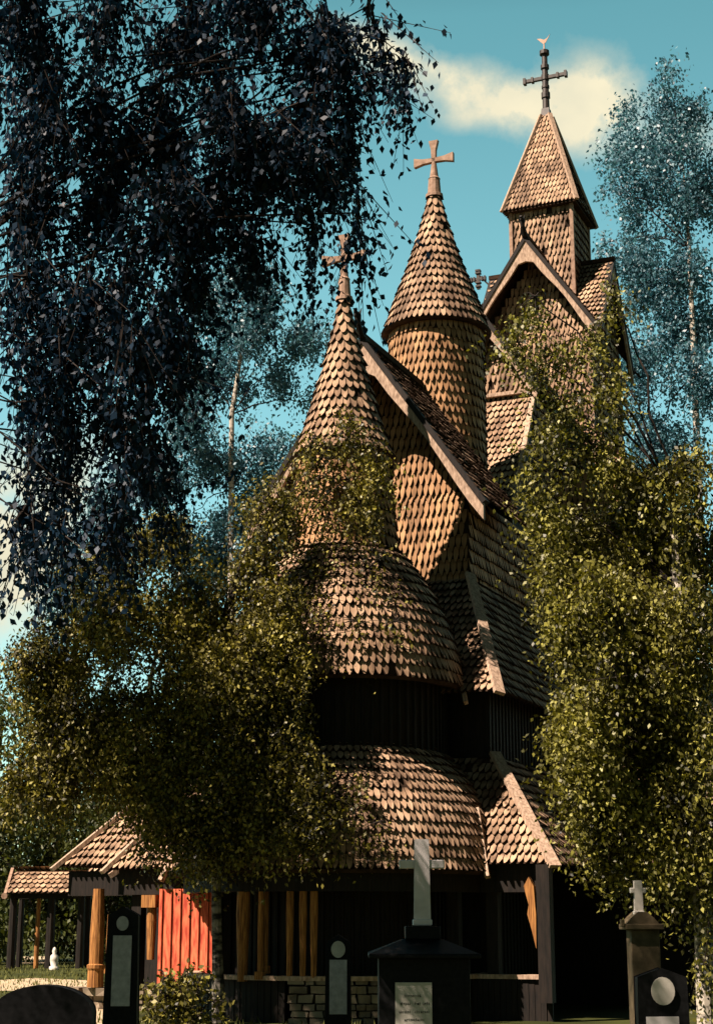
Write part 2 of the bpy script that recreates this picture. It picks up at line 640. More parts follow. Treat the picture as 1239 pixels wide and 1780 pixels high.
# --- nave: tall square core under a cross gabled roof
m = MB()
kw = dict(w=.135, h=.25, tip=.6)
Z0, ZE, ZR, SLN = 9.0, 17.3, 20.05, 1.47
wall_box(m, -1.55, 1.55, -1.95, 1.6, Z0, ZE, **kw)
gx = (ZR - .25 - ZE) / SLN
m.shingles([(-1.55, -1.95, ZE), (1.55, -1.95, ZE), (0, -1.95, ZE + 1.55 * SLN)], (0, -1, 0), **kw)
m.shingles([(1.55, -1.55, ZE), (1.55, 1.55, ZE), (1.55, 0, ZE + 1.55 * SLN)], (1, 0, 0), **kw)
m.shingles([(-1.55, -1.55, ZE), (-1.55, 1.55, ZE), (-1.55, 0, ZE + 1.55 * SLN)], (-1, 0, 0), **kw)
nave = m.build('nave_wall', SH, church)
m = MB()
for s in (-1, 1):
    m.box(s * 1.58 - .055, s * 1.58 + .055, -2.04, -1.93, Z0, ZE)
m.build('corner_board', 'carved_wood', nave)
m = MB()
HW = 1.92
zz = ZR - SLN * HW
for s in (-1, 1):
    # arms toward and away from the viewer
    m.shingles([(0, -2.6, ZR), (0, 0, ZR), (s * HW, -HW, zz), (s * HW, -2.6, zz)], (s, 0, .6), w=.125, h=.22)
    m.shingles([(0, 2.4, ZR), (0, 0, ZR), (s * HW, HW, zz), (s * HW, 2.4, zz)], (s, 0, .6), w=.125, h=.22)
    # side arms
    m.shingles([(0, 0, ZR), (s * 1.86, 0, ZR), (s * 1.86, -1.86, ZR - SLN * 1.86)], (0, -1, .6), w=.125, h=.22)
    m.shingles([(0, 0, ZR), (s * 1.86, 0, ZR), (s * 1.86, 1.86, ZR - SLN * 1.86)], (0, 1, .6), w=.125, h=.22)
m.beam((-1.9, 0, ZR + .05), (1.9, 0, ZR + .05), .16, .12, mi=1)
m.beam((0, -2.62, ZR + .05), (0, 2.4, ZR + .05), .16, .12, mi=1)
nroof = m.build('nave_roof', SH, church)
rake_pair(nroof, -2.6, ZR - .04, HW + .05, SLN, .2, .08, .42)
for s in (-1, 1):
    rake_pair(nroof, s * 1.86, ZR - .04, 1.9, SLN, .16, .07, .3, axis='x', sgn=s)
dragon(nroof, (0, -2.62, ZR + .02), (0, -1, 0), .5)
# small iron cross standing off the far side gable
m = MB()
m.tube([(-1.95, .1, ZR - .1), (-2.28, .1, ZR + .28)], .025, 6)
m.beam((-2.28, .1, ZR - .18), (-2.28, .1, ZR + .42), .09, .09, up=(0, 1, 0))
m.beam((-2.5, .1, ZR + .14), (-2.06, .1, ZR + .14), .08, .08)
for dz in (-.12, .0, .3, .38):
    m.beam((-2.28, .1, ZR + dz), (-2.28, .1, ZR + dz + .05), .15, .15, up=(0, 1, 0))
for dx in (-.21, -.12, .12, .21):
    m.beam((-2.28 + dx - .025, .1, ZR + .14), (-2.28 + dx + .025, .1, ZR + .14), .13, .13)
m.build('gable_cross', 'iron', nroof)

# --- lower nave gable in front of the core, and its skirt roof
m = MB()
wall_box(m, -1.1, 1.1, -6.1, -1.9, 8.0, 14.2, sides='flr', w=.13, h=.25, tip=.6)
m.shingles([(-1.1, -6.1, 14.2), (1.1, -6.1, 14.2), (1.1, -6.1, 14.7), (0, -6.1, 16.3), (-1.1, -6.1, 14.7)], (0, -1, 0), w=.13, h=.25, tip=.6)
lower = m.build('lower_nave_wall', SH, church)
m = MB()
m.beam((-1.25, -6.17, 14.3), (1.22, -6.17, 14.3), .14, .09)
m.build('ledge', 'board', lower)
m = MB()
for s in (-1, 1):
    m.shingles([(0, -6.5, 16.35), (0, -1.9, 16.35), (s * 1.32, -1.9, 14.3), (s * 1.32, -6.5, 14.3)], (s, 0, .6), w=.125, h=.22)
lroof = m.build('lower_nave_roof', SH, church)
rake_pair(lroof, -6.5, 16.33, 1.36, 1.55, .15, .08, .36)
dragon(lroof, (0, -6.5, 16.3), (0, -1, 0), .3)
m = MB()
m.shingles([(-1.15, -7.95, 11.0), (1.12, -7.95, 11.0), (1.12, -6.12, 14.18), (-1.15, -6.12, 14.18)], (0, -1, .5), w=.135, h=.215, tip=.5)
skirt = m.build('skirt_roof', SH, church)
m = MB()
m.beam((1.16, -8.0, 10.9), (1.16, -6.14, 14.16), .12, .1)
m.beam((1.16, -8.02, 10.92), (1.16, -7.9, 10.55), .12, .12)
m.build('verge_board', 'board', skirt)
m = MB()
m.face([(1.1, -7.9, 10.9), (1.1, -6.1, 14.1), (1.1, -6.1, 9.0), (1.1, -7.9, 9.0)], 0)
m.face([(-1.1, -7.9, 10.9), (-1.1, -6.1, 14.1), (-1.1, -6.1, 9.0), (-1.1, -7.9, 9.0)], 0)
m.box(-1.08, 1.08, -7.85, -6.12, 8.0, 10.9)
m.build('skirt_wall', 'tar_wood', church)
# wider nave stage and its aisles, mostly behind the right hand tree
m = MB()
wall_box(m, -2.7, 2.7, -4.0, 3.6, 6.5, 13.0, w=.14, h=.27, tip=.6)
m.build('nave_stage_wall', GS, church)
m = MB()
for s in (-1, 1):
    m.shingles([(s * 3.0, -4.3, 12.7), (s * 3.0, 3.6, 12.7), (s * 1.5, 1.6, 14.6), (s * 1.5, -1.95, 14.6)], (s, 0, .6), w=.14, h=.25)
m.shingles([(-3.0, -4.3, 12.7), (3.0, -4.3, 12.7), (1.5, -1.97, 14.6), (-1.5, -1.97, 14.6)], (0, -1, .6), w=.14, h=.25)
m.build('nave_stage_roof', SH, church)
m = MB()
wall_box(m, -4.6, 4.6, -8.4, 6, 3.5, 6.2, sides='flr', w=.16, h=.3)
for s in (-1, 1):
    m.shingles([(s * 5.0, -8.8, 5.9), (s * 5.0, 6, 5.9), (s * 2.7, 3.6, 9.2), (s * 2.7, -4.0, 9.2)], (s, 0, .6), w=.16, h=.27)
m.shingles([(-5.0, -8.8, 5.9), (5.0, -8.8, 5.9), (2.7, -4.02, 9.2), (-2.7, -4.02, 9.2)], (0, -1, .6), w=.16, h=.27)
m.build('nave_aisle', SH, church)

# --- choir
m = MB()
SLC, ZC, HC = 1.44, 13.05, 2.46
wall_box(m, -1.84, 1.84, -13.3, -6.2, 5.0, 9.9, sides='flr', w=.125, h=.25, tip=.62)
m.shingles([(-1.84, -13.3, 9.9), (1.84, -13.3, 9.9), (1.84, -13.3, 10.3), (0, -13.3, 12.9), (-1.84, -13.3, 10.3)], (0, -1, 0), w=.125, h=.25, tip=.62)
choir = m.build('choir_wall', GS, church)
m = MB()
for s in (-1, 1):
    m.shingles([(0, -14.3, ZC), (0, -10.5, ZC), (s * HC, -10.9, ZC - SLC * HC), (s * HC, -14.3, ZC - SLC * HC)], (s, 0, .6), w=.125, h=.22)
    m.shingles([(0, -10.5, 11.2), (0, -6.2, 11.2), (s * 1.85, -6.2, 8.8), (s * 1.85, -10.5, 8.8)], (s, 0, .6), w=.125, h=.22)
m.face([(-1.75, -10.62, 9.5), (1.75, -10.62, 9.5), (1.75, -10.62, 10.4), (0, -10.62, 12.9), (-1.75, -10.62, 10.4)], 1)
m.beam((0, -14.32, ZC + .04), (0, -10.5, ZC + .04), .16, .12, mi=1)
croof = m.build('choir_roof', SH, church)
rake_pair(croof, -14.3, ZC - .03, HC + .05, SLC, .2, .1, .42)
dragon(croof, (0, -14.32, ZC + .02), (0, -1, 0), .5)


def turret_cross(parent, c, z0, z1, zarm, half, r0):
    x, y = c
    m = MB()
    m.lathe([(r0 * 1.25, z0 - .06), (r0 * 1.2, z0 + .02), (r0 * .95, z0 + .04), (r0 * .8, z0 + (zarm - z0) * .45), (r0 * .86, z0 + (zarm - z0) * .47), (r0 * .62, z0 + (zarm - z0) * .52), (.055, zarm - .03), (.05, zarm)], c, 12)
    dpt = .055
    for d in ((1, 0, 0), (-1, 0, 0), (0, 0, 1)):
        d = Vector(d)
        L = half if d.z == 0 else z1 - zarm
        s = Vector((0, 0, 1)) if d.z == 0 else Vector((1, 0, 0))
        o = Vector((x, y - dpt, zarm))
        m.prism([o - s * .045 - d * .03, o + d * L * .55 - s * .06, o + d * L - s * .115, o + d * L + s * .115, o + d * L * .55 + s * .06, o + s * .045 - d * .03], (0, 2 * dpt, 0))
    m.build('cross', 'carved_wood', parent)


# choir turret
c2 = (0, -9.9)
m = MB()
m.shingles_round([(1.06, 11.0), (1.06, 14.72)], c2, w=.125, h=.245, tip=.62)
t2 = m.build('choir_turret', GS, church)
m = MB()
m.shingles_round([(1.19, 14.66), (1.14, 14.82), (.90, 15.55), (.69, 16.1), (.47, 16.76), (.24, 17.55), (.12, 18.15)], c2, w=.125, h=.235, tip=.5)
m.lathe([(1.27, 14.64), (1.23, 14.6), (.5, 14.62)], c2, 40, 1)
m.build('turret_roof', SH, t2)
turret_cross(t2, c2, 18.12, 19.52, 19.02, .49, .17)
# apse turret
c3 = (.17, -15.6)
m = MB()
m.shingles_round([(1.0, 8.3), (.92, 9.2), (.86, 9.78), (.82, 10.4)], c3, w=.125, h=.24, tip=.62)
t3 = m.build('apse_turret', GS, church)
m = MB()
m.shingles_round([(.93, 10.16), (.86, 10.34), (.71, 10.8), (.55, 11.38), (.40, 11.89), (.27, 12.4), (.15, 12.96), (.07, 13.45)], c3, w=.13, h=.215, tip=.5)
m.lathe([(1.01, 10.14), (.96, 10.1), (.5, 10.16)], c3, 40, 1)
m.build('turret_roof', SH, t3)
turret_cross(t3, c3, 13.42, 14.75, 14.26, .46, .14)

# apse: half round roof, walls, gallery
PH = (R(-112), R(112))
m = MB()
m.shingles_round([(2.22, 5.7), (2.14, 6.2), (1.93, 6.9), (1.6, 7.55), (1.2, 8.1), (.95, 8.34)], c3, w=.125, h=.215, tip=.55, ph=PH)
m.lathe([(2.24, 5.68), (2.2, 5.62), (1.8, 5.7)], c3, 40, 1, PH)
m.build('apse_roof', SH, church)
m = MB()
m.lathe([(1.85, 0), (1.85, 5.75)], c3, 48, 0, PH)
for k in range(44):
    a = PH[0] + (PH[1] - PH[0]) * k / 43
    x, y = c3[0] + 1.87 * math.sin(a), c3[1] - 1.87 * math.cos(a)
    m.box(x - .02, x + .02, y - .02, y + .02, 0, 5.7)
m.build('apse_wall', 'tar_wood', church)

# choir aisle
m = MB()
fz, tz = 5.56, 8.15
m.shingles([(-3.12, -15.5, fz), (3.12, -15.5, fz), (1.86, -13.28, tz), (-1.86, -13.28, tz)], (0, -1, .5), w=.125, h=.215)
for s in (-1, 1):
    m.shingles([(s * 3.12, -15.5, fz), (s * 3.12, -7, fz), (s * 1.86, -7, tz), (s * 1.86, -13.28, tz)], (s, 0, .5), w=.125, h=.215)
aroof = m.build('choir_aisle_roof', SH, church)
for s in (-1, 1):
    m = MB()
    m.beam((s * 3.17, -15.58, fz - .06), (s * 1.88, -13.3, tz + .06), .2, .07, up=(s * .62, -.42, .6))
    m.build('hip_board', 'board', aroof)
    m = MB()
    m.beam((s * 2.5 + .04, -15.58, fz - .2), (s * 2.22 + .04, -15.1, fz + .5), .07, .09, up=(0, -1, .6))
    m.build('valley_board', 'board', aroof)
m = MB()
m.box(-2.7, 2.7, -14.85, -7, 0, 5.75)
for k in range(26):
    x = -2.66 + k * .2128
    m.box(x - .015, x + .015, -14.875, -14.84, 0, 5.7)
for k in range(38):
    y = -14.8 + k * .198
    for s in (-1, 1):
        m.box(s * 2.71 - .015, s * 2.71 + .015, y - .015, y + .015, 0, 5.7)
m.build('choir_aisle_wall', 'tar_wood', church)

# outer gallery
gz, gt = 2.52, 4.45
m = MB()
m.shingles([(-4.27, -16.35, gz), (4.27, -16.35, gz), (2.84, -14.88, gt), (-2.84, -14.88, gt)], (0, -1, .5), w=.12, h=.205)
for s in (-1, 1):
    m.shingles([(s * 4.27, -16.35, gz), (s * 4.27, -8, gz), (s * 2.84, -8, gt), (s * 2.84, -14.88, gt)], (s, 0, .5), w=.12, h=.205)
groof = m.build('gallery_roof', SH, church)
m = MB()
m.shingles_round([(3.02, 2.42), (2.9, 2.85), (2.68, 3.4), (2.34, 3.95), (1.9, 4.45), (1.7, 4.62)], c3, w=.115, h=.205, tip=.55, ph=PH)
m.lathe([(3.04, 2.4), (3.0, 2.34), (2.5, 2.42)], c3, 40, 1, PH)
m.build('apse_gallery_roof', SH, church)
for s in (-1, 1):
    m = MB()
    m.beam((s * 4.34, -16.43, gz - .06), (s * 2.82, -14.86, gt + .08), .21, .07, up=(s * .5, -.5, .7))
    m.build('hip_board', 'board', groof)
    m = MB()
    m.beam((s * 3.12 + .05, -16.45, gz - .22), (s * 2.78 + .05, -15.92, gz + .95), .08, .1, up=(0, -1, .6))
    m.build('valley_board', 'board', groof)
# nave gallery, wider than the choir's
m = MB()
m.shingles([(-7.2, -12.4, 2.6), (7.2, -12.4, 2.6), (5.6, -10.8, 4.7), (-5.6, -10.8, 4.7)], (0, -1, .5), w=.15, h=.25)
for s in (-1, 1):
    m.shingles([(s * 7.2, -12.4, 2.6), (s * 7.2, 6, 2.6), (s * 5.6, 6, 4.7), (s * 5.6, -10.8, 4.7)], (s, 0, .5), w=.15, h=.25)
m.build('nave_gallery_roof', SH, church)
m = MB()
m.box(-5.5, 5.5, -10.75, 6, 0, 4.8)
m.build('nave_gallery_wall', 'tar_wood', church)
# porch on the left
m = MB()
pz = 2.62
pk = dict(w=.12, h=.2)
m.shingles([(-5.85, -15.55, pz), (-4.05, -15.55, pz), (-4.05, -14.05, 4.35), (-4.35, -14.05, 4.35)], (0, -1, .5), **pk)
m.shingles([(-5.85, -15.55, pz), (-5.85, -12.4, pz), (-4.35, -12.4, 4.35), (-4.35, -14.05, 4.35)], (-1, 0, .5), **pk)
proof = m.build('porch_roof', SH, church)
m = MB()
m.beam((-5.95, -15.65, pz - .07), (-4.33, -14.03, 4.45), .2, .08, up=(-.5, -.5, .7))
m.build('hip_board', 'board', proof)
m = MB()
m.beam((-4.62, -15.68, 2.42), (-4.25, -15.3, 2.78), .1, .1)
m.build('valley_board', 'board', proof)
m = MB()
m.beam((-4.55, -15.62, 2.66), (-4.05, -15.62, 2.86), .04, .14)
m.build('eave_board', 'board', proof)


def L2W(a, b, z):
    return Vector((5.698 + a * math.cos(TH) + b * math.sin(TH), 44 - a * math.sin(TH) + b * math.cos(TH), z))


def W2L(p):
    x, y = p.x - 5.698, p.y - 44
    return Vector((x * math.cos(TH) - y * math.sin(TH), x * math.sin(TH) + y * math.cos(TH), p.z))


# posts of the gallery, each turned with a ring and a block
def post(u, Y, v0, v1, r, base='ring', cap=False, name='post'):
    lo, hi = W2L(at(u, v1, Y)), W2L(at(u, v0, Y))
    x, y = lo.x, lo.y
    zb, zt = lo.z, hi.z
    m = MB()
    if base == 'ring':
        m.lathe([(r * 1.2, zb), (r * 1.15, zb + .3), (r * 1.3, zb + .34), (r * 1.3, zb + .4), (r, zb + .42), (r * 1.05, zb + .9), (r * .8, zt)], (x, y), 14)
    elif base == 'taper':
        m.lathe([(r * .8, zb), (r * .85, zb + (zt - zb) * .2), (r * 1.1, zb + (zt - zb) * .6), (r * .95, zt)], (x, y), 14)
    else:
        m.lathe([(r * .9, zb), (r, zb + (zt - zb) * .5), (r * .85, zt)], (x, y), 12)
        m.box(x - r * 1.4, x + r * 1.4, y - r * 1.4, y + r * 1.4, zb - .02, zb + .1)
    if cap:
        m.box(x - r * 1.7, x + r * 1.7, y - r * 1.7, y + r * 1.7, zt - .22, zt)
    m.build(name, 'ochre_wood', church, smooth=False)


def ring_y(u, v):
    for i in range(400):
        y_ = 25 + i * .02
        p_ = W2L(at(u, v, y_))
        if math.hypot(p_.x - c3[0], p_.y - c3[1]) < 2.74:
            return y_
    return 29.0


post(166, 31.2, 1545, 1716, .13)
post(190, 31.6, 1590, 1690, .075, 'plain')
post(262, 30.3, 1556, 1668, .085, 'taper', True)
post(421, ring_y(421, 1650), 1515, 1706, .105, 'taper')
post(452, ring_y(452, 1650), 1515, 1700, .05, 'plain')
post(461, ring_y(461, 1650) + .15, 1515, 1690, .045, 'plain')
for u_ in (503, 526, 545):
    post(u_, ring_y(u_, 1650), 1515, 1700, .06, 'taper')
# carved bracket post at the right corner
m = MB()
b0 = W2L(at(918, 1600, 27.35))
m.prism([(b0.x - .07, b0.y, 2.15), (b0.x + .02, b0.y, 2.3), (b0.x + .1, b0.y, 2.15), (b0.x + .13, b0.y, 1.7), (b0.x + .12, b0.y, 1.15), (b0.x + .05, b0.y, 1.45), (b0.x - .02, b0.y, 1.7), (b0.x + .01, b0.y, 1.85)], (0, .12, 0))
m.build('post_bracket', 'ochre_wood', church)
m = MB()
m.box(b0.x + .14, b0.x + .36, b0.y + .02, b0.y + .24, .3, 2.5)
m.build('gallery_post', 'tar_wood', church)
for x in (3.0, 2.3, -3.2, -3.9):
    m = MB()
    m.box(x, x + .2, -16.05, -15.85, .3, 2.6)
    m.build('gallery_post', 'tar_wood', church)
# red planked door in the porch
m = MB()
pl_, pr_ = W2L(at(277, 1690, 30.15)), W2L(at(374, 1690, 29.95))
zt_ = at(320, 1545, 30.0).z
nb = 6
for i in range(nb):
    x0 = lerp(pl_.x, pr_.x, i / nb)
    x1 = lerp(pl_.x, pr_.x, (i + 1) / nb)
    yy = lerp(pl_.y, pr_.y, (i + .5) / nb)
    m.box(x0 + .004, x1 - .004, yy, yy + .05 + .01 * (i % 2), .5, zt_)
    m.box(x0 - .03, x0 + .03, yy - .035, yy + .01, .5, zt_)
m.build('door', 'red_paint', church)
m = MB()
m.box(-6.0, -2.5, -12.3, -12.1, 0, 2.7)
m.build('porch_wall', 'tar_wood', church)
# sill on rubble foundation
m = MB()
for k in range(24):
    a0_, a1_ = lerp(R(-95), R(95), k / 24), lerp(R(-95), R(95), (k + 1) / 24)
    pts = []
    for a, r in ((a0_, 2.52), (a1_, 2.52), (a1_, 2.78), (a0_, 2.78)):
        pts.append((c3[0] + r * math.sin(a), c3[1] - r * math.cos(a), .66))
    m.prism(pts, (0, 0, .07))
m.box(2.75, 4.1, -16.2, -15.95, .66, .73)
m.build('sill', 'board', church)
# dark wall plate under the gallery eaves
m = MB()
for k in range(24):
    a0_, a1_ = lerp(R(-78), R(78), k / 24), lerp(R(-78), R(78), (k + 1) / 24)
    pts = []
    for a, r in ((a0_, 2.6), (a1_, 2.6), (a1_, 2.84), (a0_, 2.84)):
        pts.append((c3[0] + r * math.sin(a), c3[1] - r * math.cos(a), 2.06))
    m.prism(pts, (0, 0, .34))
m.build('wall_plate', 'tar_wood', church)
for x0_, x1_, y_ in ((2.95, 4.12, -16.18), (-4.12, -2.8, -16.18), (-5.7, -4.15, -15.42)):
    m = MB()
    m.box(x0_, x1_, y_, y_ + .22, 2.06, 2.52)
    m.build('wall_plate', 'tar_wood', church)
m = MB()


def rubble(m, x, y, z, sx_, sy_, sz_):
    vs = []
    for i in (-1, 1):
        for j in (-1, 1):
            for k in (-1, 1):
                vs.append((x + i * sx_ * random.uniform(.75, 1.1), y + j * sy_ * random.uniform(.75, 1.1), z + k * sz_ * random.uniform(.7, 1.1)))
    m.raw(vs, [(0, 1, 3, 2), (4, 6, 7, 5), (0, 4, 5, 1), (2, 3, 7, 6), (0, 2, 6, 4), (1, 5, 7, 3)])


zc_ = -.05
for row in range(6):
    hh = random.uniform(.05, .075)
    a = R(3) + random.uniform(0, .05)
    while a < R(34):
        sw = random.uniform(.07, .19)
        da = 2 * sw / 2.7
        r = 2.66 + random.uniform(-.03, .04)
        vs = []
        for i in (-1, 1):
            for j in (-1, 1):
                for k in (-1, 1):
                    aa = a + da / 2 + i * da / 2 * random.uniform(.75, .98)
                    rr = r + j * .1 * random.uniform(.8, 1.1)
                    vs.append((c3[0] + rr * math.sin(aa), c3[1] - rr * math.cos(aa), zc_ + hh + k * hh * random.uniform(.72, .98)))
        m.raw(vs, [(0, 1, 3, 2), (4, 6, 7, 5), (0, 4, 5, 1), (2, 3, 7, 6), (0, 2, 6, 4), (1, 5, 7, 3)])
        a += da
    zc_ += 2 * hh
m.build('foundation', 'stone', church)
m = MB()
for x_ in np.arange(-6.1, -2.9, .2):
    for zz_ in (.06, .2, .32):
        rubble(m, x_ + random.uniform(-.05, .05), -15.75 + random.uniform(-.1, .1), zz_, .11, .2, .075)
m.build('foundation', 'stone', church)
for a0_, a1_ in ((R(-100), R(3)), (R(36), R(100))):  # added dark planks standing in for black shadow along the foot
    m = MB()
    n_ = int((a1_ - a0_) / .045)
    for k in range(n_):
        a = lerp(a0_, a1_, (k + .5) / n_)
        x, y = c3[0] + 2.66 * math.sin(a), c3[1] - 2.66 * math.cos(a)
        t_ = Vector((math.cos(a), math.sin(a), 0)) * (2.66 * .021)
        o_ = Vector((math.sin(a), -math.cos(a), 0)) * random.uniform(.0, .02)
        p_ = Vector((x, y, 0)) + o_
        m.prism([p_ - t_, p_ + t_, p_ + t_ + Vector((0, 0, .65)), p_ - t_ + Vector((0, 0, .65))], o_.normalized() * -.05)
    m.build('shade_skirt', 'tar_wood', church)
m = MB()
for k in range(14):  # same dark stand-in for shadow at the right corner
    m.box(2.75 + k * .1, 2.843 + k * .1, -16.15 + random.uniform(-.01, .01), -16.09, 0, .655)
m.build('shade_skirt', 'tar_wood', church)

# ------------------------------------------------------------------ gate house at the far left
GY = 58.0
g0, g1 = at(28, 1553, GY), at(150, 1553, GY)
gate = thing('gate_house', (lerp(g0.x, g1.x, .5), GY, 0), 'small open gate house with shingled roof at the far left edge', 'gate')
hw = (g1.x - g0.x) / 2 + .05
ze = g0.z
m = MB()
m.shingles([(-hw - .1, -.9, ze), (hw + .1, -.9, ze), (hw + .1, .1, ze + .74), (-hw - .1, .1, ze + .74)], (0, -1, .5), w=.2, h=.26)
m.shingles([(-hw - .1, 1.5, ze), (hw + .1, 1.1, ze), (hw + .1, .1, ze + .74), (-hw - .1, .1, ze + .74)], (0, 1, .5), w=.2, h=.26)
gr = m.build('roof', SH, gate)
m = MB()
m.beam((-hw - .12, -1.0, ze - .12), (-hw - .12, .1, ze + .84), .12, .1, up=(-1, 0, 0))
m.tube([(-hw - .12, -1.08, ze - .1), (-hw - .12, -.9, ze - .1)], .11, 8)
m.build('rake_board', 'carved_wood', gr)
for px, py, r, mm in ((-hw + .1, -.5, .16, 'tar_wood'), (-hw + .95, -.4, .09, 'ochre_wood'), (-hw + 1.42, -.5, .17, 'tar_wood'), (hw - .1, -.5, .15, 'tar_wood'), (-hw + .1, .9, .12, 'tar_wood'), (hw - .1, .9, .12, 'tar_wood')):
    m = MB()
    m.tube([(px, py, 0), (px, py, 1.1), (px, py, ze)], [r, r * .95, r * .8], 10)
    m.build('post', mm, gate)
m = MB()
m.box(-hw, hw, -.62, -.42, ze - .18, ze - .02)
m.build('beam', 'tar_wood', gate)
m = MB()
m.box(-hw, hw, .8, 1.0, ze - .18, ze - .02)
m.build('beam', 'tar_wood', gate)

# ------------------------------------------------------------------ gravestones
def px(n, Y):
    return n * Y * 1.035 / F_PX


def obelisk(u, Y, wpx, vtop, med, panel, label, wtop=.82, dep=.16, pmat='slate_panel', mmat='slate_panel', name='gravestone', mr=.055):
    c = at(u, vtop, Y)
    g = thing(name, (c.x, Y, 0), label, 'gravestone')
    w = px(wpx, Y) / 2
    m = MB()
    zt = c.z
    vs = [(-w, -dep / 2, .12), (w, -dep / 2, .12), (w * wtop, -dep / 2 * wtop, zt - .06), (0, -dep / 2 * wtop * .9, zt), (-w * wtop, -dep / 2 * wtop, zt - .06)]
    m.prism(vs, (0, dep, 0))
    body = m.build('stone', 'black_granite', g)
    m = MB()
    m.box(-w * 1.3, w * 1.3, -dep * .8, dep * .8, 0, .13)
    m.build('plinth', 'sandstone', g)

    def fy(z):
        return -dep / 2 * lerp(1, wtop, (z - .12) / (zt - .18)) - .012
    if med:
        mz = at(u, med, Y).z
        m = MB()
        n = 20
        m.prism([(mr * .85 * math.cos(2 * math.pi * k / n), fy(mz) - .01, mz + mr * math.sin(2 * math.pi * k / n)) for k in range(n)], (0, .02, 0))
        m.build('medallion', mmat, g)
    if panel:
        u0, u1, v0, v1 = panel
        x0, x1 = (at(u0, v0, Y).x - c.x), (at(u1, v0, Y).x - c.x)
        za, zb = at(u0, v1, Y).z, at(u0, v0, Y).z
        m = MB()
        y_ = fy(za) - .006
        m.prism([(x0, y_, za), (x1, y_, za), (x1, fy(zb) - .006, zb), (x0, fy(zb) - .006, zb)], (0, .02, 0))
        m.build('inscription_panel', pmat, g)
    return g


obelisk(217, 13.0, 56, 1578, 1605, (200, 232, 1626, 1748), 'tall dark stele with small oval medallion above long grey panel, left of the shrub')
obelisk(588, 13.6, 44, 1626, 1650, (573, 603, 1668, 1762), 'slim dark stele with round pale medallion beside the cross monument', mmat='white_stone', mr=.058)
obelisk(1146, 12.0, 84, 1684, 1722, (1120, 1173, 1768, 1815), 'low dark headstone with a large round white medallion at lower right', wtop=.9, mmat='white_stone', pmat='marble', mr=.088)

# monument with the tall white cross
Y0 = 12.4
c = at(734, 1640, Y0)
mon = thing('cross_monument', (c.x, Y0, 0), 'dark roofed grave monument topped by a tall pale stone cross', 'monument')
zc = c.z


def zz_at(v):
    return at(734, v, Y0).z


hw = px(72, Y0)
m = MB()
m.box(-hw, hw, -.3, .3, 0, zz_at(1664))
body = m.build('plinth', 'black_granite', mon)
m = MB()
zb = zz_at(1664)
hr = px(88, Y0)
m.raw([(-hr, -.4, zb), (hr, -.4, zb), (hr, .4, zb), (-hr, .4, zb), (-hr, -.4, zb + .03), (hr, -.4, zb + .03), (hr, .4, zb + .03), (-hr, .4, zb + .03), (-.15, -.1, zb + .13), (.15, -.1, zb + .13), (.15, .1, zb + .13), (-.15, .1, zb + .13)],
      [(0, 1, 5, 4), (1, 2, 6, 5), (2, 3, 7, 6), (3, 0, 4, 7), (4, 5, 9, 8), (5, 6, 10, 9), (6, 7, 11, 10), (7, 4, 8, 11), (8, 9, 10, 11), (0, 3, 2, 1)])
m.box(-.13, .13, -.12, .12, zb + .13, zz_at(1610))
m.build('roof_cap', 'black_granite', mon)
m = MB()
w = px(11.5, Y0)
zt_, z0_ = zz_at(1461), zz_at(1609)
m.box(-w * 1.35, w * 1.35, -w * 1.2, w * 1.2, z0_, z0_ + .045)
m.prism([(-w * 1.02, -w, z0_ + .046), (w * 1.02, -w, z0_ + .046), (w * .86, -w, zt_), (-w * .86, -w, zt_)], (0, 2 * w, 0))
aw = px(37, Y0)
za, zb2 = zz_at(1510), zz_at(1495)
m.box(-aw, -w * .9, -w * .8, w * .8, za, zb2)
m.box(w * .9, aw, -w * .8, w * .8, za, zb2)
m.build('cross', 'marble', mon)
m = MB()
x0, x1 = at(685, 1720, Y0).x - c.x, at(747, 1720, Y0).x - c.x
z1_ = at(716, 1705, Y0).z
m.box(x0, x1, -.325, -.302, z1_ - .62, z1_)
for i, (ln, v) in enumerate(((.5, 1727), (.84, 1740), (.8, 1754), (.62, 1767), (.5, 1780))):
    zz2 = at(716, v, Y0).z
    xa, xb = lerp(x0, x1, .5 - ln / 2), lerp(x0, x1, .5 + ln / 2)
    x = xa
    while x < xb:
        lw = random.uniform(.006, .011)
        if random.random() > .12:
            hgt = random.choice((.013, .016, .019))
            m.box(x, x + .003, -.3275, -.3245, zz2 - .012, zz2 - .012 + hgt, 1)
            m.box(x, x + lw, -.3275, -.3245, zz2 - .012 + random.choice((0, .006, .012)), zz2 - .009 + random.choice((.002, .006)) + .004, 1)
        x += lw + .005
m.build('inscription_plaque', ['white_stone', 'lettering'], mon)

# small white cross on sandstone pillar
Y1 = 15.5
c = at(1110, 1600, Y1)
pil = thing('pillar_monument', (c.x, Y1, 0), 'sandstone grave pillar with small white cross near the right birch trunk', 'monument')


def pz_(v):
    return at(1110, v, Y1).z


